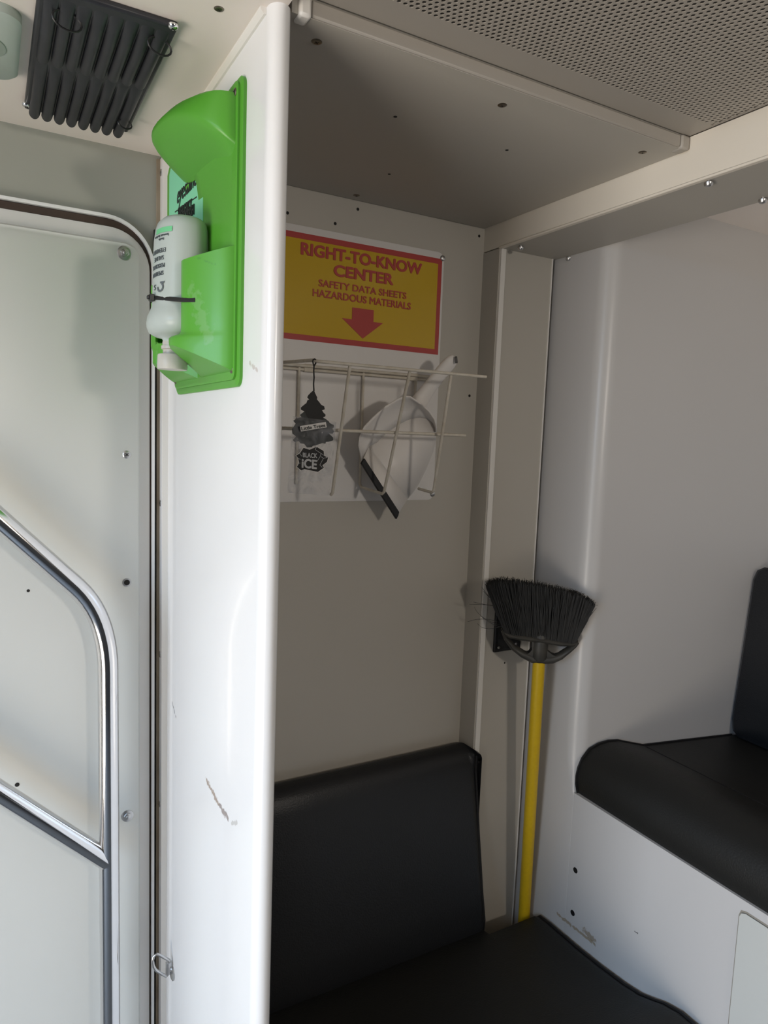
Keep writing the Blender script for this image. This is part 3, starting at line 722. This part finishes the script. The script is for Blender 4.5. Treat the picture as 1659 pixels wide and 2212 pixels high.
rp_ = [aty(YFl, 796, 965.7), aty(YFl, 880, 1078), aty(YL, 867.3, 1097), aty(YL, 858, 1117), aty(YL, 783.4, 1000), aty(YL+.003, 784, 992.7)]
mb.add(rp_, [tuple(range(6))])
mb.build('pan', M_pan, dp, smooth=50, solid=.0022)
q = [aty(YL-.003, *p) for p in ((781, 1001), (788, 990), (863, 1106), (861, 1114), (857, 1122))]
MB().prism(q, (0, .006, 0)).build('rubber_lip', M_rub, dp, bevel=.001)
mb = MB(); mb.fl = .62
hp2 = [aty(1.100, 893, 886), aty(1.095, 909.8, 862), aty(1.085, 931, 832.6), aty(1.075, 954, 803.7), aty(1.066, 974, 781), aty(1.061, 985, 770)]
mb.tube(hp2, [.0185, .0162, .0132, .0135, .0138, .0085], 16, flat=(0, -1, 0))
mb.build('handle', M_pan, dp, smooth=60, sub=1)
hc = aty(1.052, 987, 777); MB().lathe([(.0040, -.004), (.0042, .0), (.0035, .0005)], hc+V((.0005, 0, 0)), V((.85, -.5, .15)), 16, sx=.55, sy=1.5, ref=V((.5, .85, 0))).build('hang_hole', mat('hole_shade', (.10, .095, .09), .6), dp)

# ------------------------------------------------------------------ air freshener hanging from the basket rail
AY = .962
af = thing('air_freshener', (aty(AY, 677, 900).x, AY, -.09), 'black tree-shaped card air freshener in a clear bag, hanging from the basket rail', 'air freshener')
z5 = lambda p, y=AY: aty(y, 600+p[0]/5.822, 740+p[1]/5.822)
top = z5((455, 610))
MB().tube([z5((455, 612)), z5((450, 520)), z5((457, 440)), z5((452, 360)), z5((456, 300)), z5((440, 240)), z5((447, 212)), z5((462, 206)), z5((478, 215), AY+.016), z5((482, 250), AY+.012), z5((460, 290), AY+.003)], .0011, 6).build('string', M_tree, af)
tree = [(455, 600), (475, 645), (497, 690), (493, 715), (520, 745), (545, 780), (585, 803), (592, 840), (558, 852), (575, 880), (602, 907), (598, 928), (570, 942), (610, 965), (640, 990), (655, 1012), (705, 1038), (708, 1062), (688, 1082), (706, 1118), (690, 1147), (642, 1142), (695, 1192), (697, 1230), (640, 1247), (605, 1250), (600, 1272), (560, 1265), (520, 1278), (480, 1292), (440, 1300), (428, 1318), (372, 1318), (340, 1277), (290, 1267), (270, 1240), (215, 1247), (193, 1225), (240, 1182), (190, 1147), (183, 1088), (232, 1020), (200, 985), (240, 955), (305, 938), (283, 910), (340, 865), (298, 846), (294, 818), (330, 787), (365, 760), (378, 725), (400, 716), (376, 690), (388, 662), (420, 628)]
tc_ = MB().prism([z5(p) for p in tree], (0, .0016, 0)).build('tree_card', M_tree, af, smooth=0)
low = [(340, 865), (360, 925), (420, 985), (500, 1005), (560, 985), (575, 945), (610, 965), (640, 990), (655, 1012), (705, 1038), (708, 1062), (688, 1082), (706, 1118), (690, 1147), (642, 1142), (695, 1192), (697, 1230), (640, 1247), (605, 1250), (600, 1272), (560, 1265), (520, 1278), (480, 1292), (440, 1300), (428, 1318), (372, 1318), (340, 1277), (290, 1267), (270, 1240), (215, 1247), (193, 1225), (240, 1182), (190, 1147), (183, 1088), (232, 1020), (200, 985), (240, 955), (305, 938), (283, 910)]
MB().prism([z5(p, AY-.0004) for p in low], (0, .0004, 0)).build('wrapped_part', M_treebag, tc_, smooth=0)
# clear bag
mt = bpy.data.materials.new('clear_film'); mt.use_nodes = True; nt = mt.node_tree; b = nt.nodes['Principled BSDF']
b.inputs['Base Color'].default_value = (.42, .43, .46, 1); b.inputs['Roughness'].default_value = .14; b.inputs['Alpha'].default_value = .36
geo = nt.nodes.new('ShaderNodeNewGeometry'); nz = nt.nodes.new('ShaderNodeTexNoise'); nz.inputs['Scale'].default_value = 45; nz.inputs['Detail'].default_value = 4; nz.inputs['Distortion'].default_value = 1.2
nt.links.new(geo.outputs['Position'], nz.inputs['Vector']); bp = nt.nodes.new('ShaderNodeBump'); bp.inputs['Strength'].default_value = 1; bp.inputs['Distance'].default_value = .012
nt.links.new(nz.outputs['Fac'], bp.inputs['Height']); nt.links.new(bp.outputs['Normal'], b.inputs['Normal'])
mr = nt.nodes.new('ShaderNodeMapRange'); mr.inputs[1].default_value = .4; mr.inputs[2].default_value = .7; mr.inputs[3].default_value = .05; mr.inputs[4].default_value = .40
nt.links.new(nz.outputs['Fac'], mr.inputs[0]); nt.links.new(mr.outputs[0], b.inputs['Alpha'])
mb = MB(); nx, nz_ = 14, 26; grid = {}
for side, ys_ in ((0, -1), (1, 1)):
    rows = []
    for j in range(nz_+1):
        t = j/nz_; row = []
        for i in range(nx+1):
            s_ = i/nx
            tl, tr_, br, bl = (192, 925), (735, 995), (655, 1925), (118, 1888)
            ty = 1-t
            px = (tl[0]*(1-s_)+tr_[0]*s_)*ty+(bl[0]*(1-s_)+br[0]*s_)*t
            py = (tl[1]*(1-s_)+tr_[1]*s_)*ty+(bl[1]*(1-s_)+br[1]*s_)*t
            edge = math.sin(math.pi*s_)
            dpt = .0032*edge*(1+.4*math.sin(9*s_+11*t))+.0008
            row.append(z5((px, py), AY+.0008+ys_*dpt))
        rows.append(row)
    mb.loft(rows, ring_closed=False, cap=False)
mb.build('bag', mt, af, smooth=60)
def pface(mb, pts, y, th=.0003, mi=0): mb.prism([z5(p, y) for p in pts], (0, th, 0), mi)
YQ = AY-.0078
mb = MB(); pface(mb, [(280, 1050), (605, 998), (617, 1065), (292, 1118)], YQ)
ns = mb.build('name_strip', M_wht, af, smooth=0)
mb = MB(); a, b_ = z5((302, 1104), YQ-.0004), z5((600, 1058), YQ-.0004); c = z5((296, 1064), YQ-.0004)
put_text(mb, 'Little Trees', a, b_, c-a, (c-a).length*1.0, (0, -1, 0), .022, thick=.0002); mb.build('lettering', M_ink, ns, smooth=0, raw=True)
emb = [(222, 1420), (275, 1385), (320, 1316), (400, 1342), (490, 1303), (584, 1358), (592, 1418), (643, 1442), (628, 1502), (568, 1548), (588, 1577), (510, 1634), (330, 1597), (290, 1615), (233, 1567), (262, 1517), (248, 1450)]
cc = (430, 1470); shr = lambda p, k: (cc[0]+(p[0]-cc[0])*k, cc[1]+(p[1]-cc[1])*k)
mb = MB(); pface(mb, emb, YQ); em = mb.build('emblem', M_wht, af, smooth=0)
mb = MB(); pface(mb, [shr(p, .955) for p in emb], YQ-.0003); mb.build('emblem_ground', M_tree, em, smooth=0)
mb = MB()
for (p, q) in (((470, 1345), (545, 1395)), ((545, 1395), (625, 1445)), ((545, 1395), (530, 1440)), ((530, 1440), (490, 1500)), ((575, 1455), (625, 1445)), ((575, 1455), (530, 1540)), ((530, 1540), (560, 1570)), ((545, 1435), (575, 1455)), ((490, 1310), (470, 1345)), ((275, 1390), (300, 1430)), ((255, 1455), (285, 1470)), ((262, 1517), (285, 1515))):
    d = V((q[0]-p[0], q[1]-p[1], 0)).normalized(); nn = V((-d.y, d.x, 0))*2.2
    pface(mb, [(p[0]+nn.x, p[1]+nn.y), (q[0]+nn.x, q[1]+nn.y), (q[0]-nn.x, q[1]-nn.y), (p[0]-nn.x, p[1]-nn.y)], YQ-.0006)
for s_, l_, r_, t_, bd_ in (('BLACK', (315, 1440), (495, 1452), (315, 1385), .03), ('iCE', (303, 1570), (490, 1588), (306, 1462), .045)):
    a, b_, c = (z5(p, YQ-.0006) for p in (l_, r_, t_)); put_text(mb, s_, a, b_, c-a, (c-a).length, (0, -1, 0), bd_, thick=.0003)
mb.build('lettering', M_silver, em, smooth=0, raw=True)

# ------------------------------------------------------------------ broom and its holder
hl = thing('broom_holder', (.93, 1.10, -.43), 'black plate fixed to the grey corner post behind the broom head', 'holder')
MB().box(.8925, .962, 1.094, 1.1005, -.4335, -.300).build('plate', M_blackp, hl, bevel=.002)
MB().box(.898, .957, 1.0925, 1.0945, -.427, -.306).build('pad', M_rub, hl)
for (x_, z_) in ((.902, -.423), (.947, -.4205)): screw(hl, (x_, 1.0925, z_), (0, -1, 0), .003, .0018)
MB().tube([(.925, 1.094, -.36), (.925, 1.055, -.36), (.932, 1.035, -.36), (.945, 1.028, -.36)], .004, 8).tube([(.955, 1.094, -.36), (.968, 1.06, -.36), (.972, 1.045, -.36)], .004, 8).build('clip', M_blackp, hl)

bu_ = V((.812, -.584, 0)); bo = V((.937, .999, 0)); bn_ = V((-.584, -.812, 0))
zb = lambda x, y: on_plane(bo, bn_, 980+x/4.706, 1180+y/4.706)
ph = zb(868, 1160); pb = aty(1.047, 1132, 1978)
br = thing('broom', (pb.x, pb.y, -1.435), 'broom with a yellow pole, standing head up in the corner with black bristles', 'broom')
pd = (pb-ph).normalized(); pe = ph+pd*((-1.434-ph.z)/pd.z)
MB().tube([ph+pd*.001, pe], .0122, 18).build('pole', M_byel, br, smooth=60)
# head: top bar, curved bow, centre web
ex = lambda pts, th: [p-bn_*th for p in pts]
mb = MB()
topb = [(490, 835), (515, 870), (560, 898), (700, 918), (900, 945), (1080, 975), (1215, 985), (1258, 968)]
mb.fl = 1.0
pts = [zb(x, y) for x, y in topb]
rings = []
for i, p in enumerate(pts):
    hh = (.004, .006, .0065, .007, .007, .0065, .006, .004)[i]; tt = (.010, .014, .016, .017, .017, .016, .014, .010)[i]
    rings.append([p+V((0, 0, hh*math.sin(a)))+bn_*(tt*math.cos(a)) for a in [2*math.pi*k/12 for k in range(12)]])
mb.loft(rings)
bow = [(495, 845), (530, 930), (600, 1020), (700, 1092), (800, 1138), (900, 1148), (1000, 1145), (1080, 1115), (1170, 1050), (1230, 1000), (1254, 970)]
pts = [zb(x, y) for x, y in bow]; rings = []
for i, p in enumerate(pts):
    d = (pts[min(i+1, len(pts)-1)]-pts[max(i-1, 0)]).normalized(); q = bn_.cross(d).normalized(); hh = (.004, .005, .006, .0075, .009, .0095, .009, .0075, .006, .005, .004)[i]; tt = .0125
    rings.append([p+q*(hh*math.sin(a))+bn_*(tt*math.cos(a)) for a in [2*math.pi*k/10 for k in range(10)]])
mb.loft(rings)
web = [(790, 930), (950, 950), (938, 1000), (945, 1050), (1000, 1092), (1060, 1110), (1000, 1158), (880, 1165), (770, 1140), (700, 1085), (760, 1075), (792, 1040)]
mb.prism([zb(x, y)+bn_*.009 for x, y in web], -bn_*.018)
mb.lathe([(.0140, .002), (.0165, .006), (.0150, .05), (.010, .058)], ph, (0, 0, 1), 16)
mb.build('head', M_bhead, br, smooth=55)
# bristles: too many to count
tips = [(325, 395), (370, 350), (480, 325), (700, 345), (900, 378), (1100, 425), (1260, 470), (1375, 525), (1425, 570)]
def interp(L, t):
    t *= len(L)-1; i = min(int(t), len(L)-2); f = t-i
    return (L[i][0]+(L[i+1][0]-L[i][0])*f, L[i][1]+(L[i+1][1]-L[i][1])*f)
roots = [(515, 862), (560, 885), (700, 905), (900, 930), (1080, 958), (1200, 970), (1236, 955)]
mb = MB()
def strand(pts, r0, r1):
    n = len(pts); rings = []
    for i, p in enumerate(pts):
        d = (pts[min(i+1, n-1)]-pts[max(i-1, 0)]).normalized(); u = d.orthogonal().normalized(); q = d.cross(u); r = r0+(r1-r0)*i/(n-1)
        rings.append([p+u*(r*math.cos(a))+q*(r*math.sin(a)) for a in (0, 2.1, 4.2)])
    mb.loft(rings)
for k in range(2400):
    t = random.random(); w0 = random.uniform(-1, 1)
    rx_, ry_ = interp(roots, t); tx_, ty_ = interp(tips, min(1, max(0, t+random.gauss(0, .018))))
    ln = random.uniform(.93, 1.0) if random.random() < .85 else random.uniform(.80, 1.02)
    p0 = zb(rx_, ry_)+bn_*(w0*.013); p1 = zb(tx_, ty_)+bn_*(w0*.022+random.gauss(0, .002))
    p1 = p0+(p1-p0)*ln; mid = p0.lerp(p1, .55)+V((random.gauss(0, .0012), random.gauss(0, .0012), 0))
    pts = [p0, mid, p1]
    if random.random() < .35:
        pts.append(p1+V((random.gauss(0, .0025), random.gauss(0, .0025), random.uniform(-.001, .003))))
    strand(pts, .00062, .00040)
for (a, b_, c) in (((500, 800), (260, 740), (210, 610)), ((500, 800), (300, 870), (240, 775)), ((500, 790), (330, 690), (140, 760)), ((430, 600), (330, 580), (160, 585)), ((420, 600), (330, 590), (200, 560)), ((400, 560), (330, 470), (285, 410)), ((410, 560), (330, 480), (300, 450)),
                   ((1215, 950), (1330, 760), (1445, 620)), ((1200, 950), (1320, 740), (1440, 560)), ((1225, 950), (1350, 730), (1435, 590)), ((1230, 950), (1310, 800), (1410, 660)), ((500, 820), (380, 790), (270, 700))):
    P_ = [zb(*a), zb(*b_), zb(*c)]; pts = []
    for i in range(9):
        t = i/8; pts.append(P_[0]*(1-t)**2+P_[1]*(2*t*(1-t))+P_[2]*t*t+bn_*.006)
    strand(pts, .0006, .00035)
o = mb.build('bristles', M_brist, br, smooth=0); o['kind'] = 'stuff'
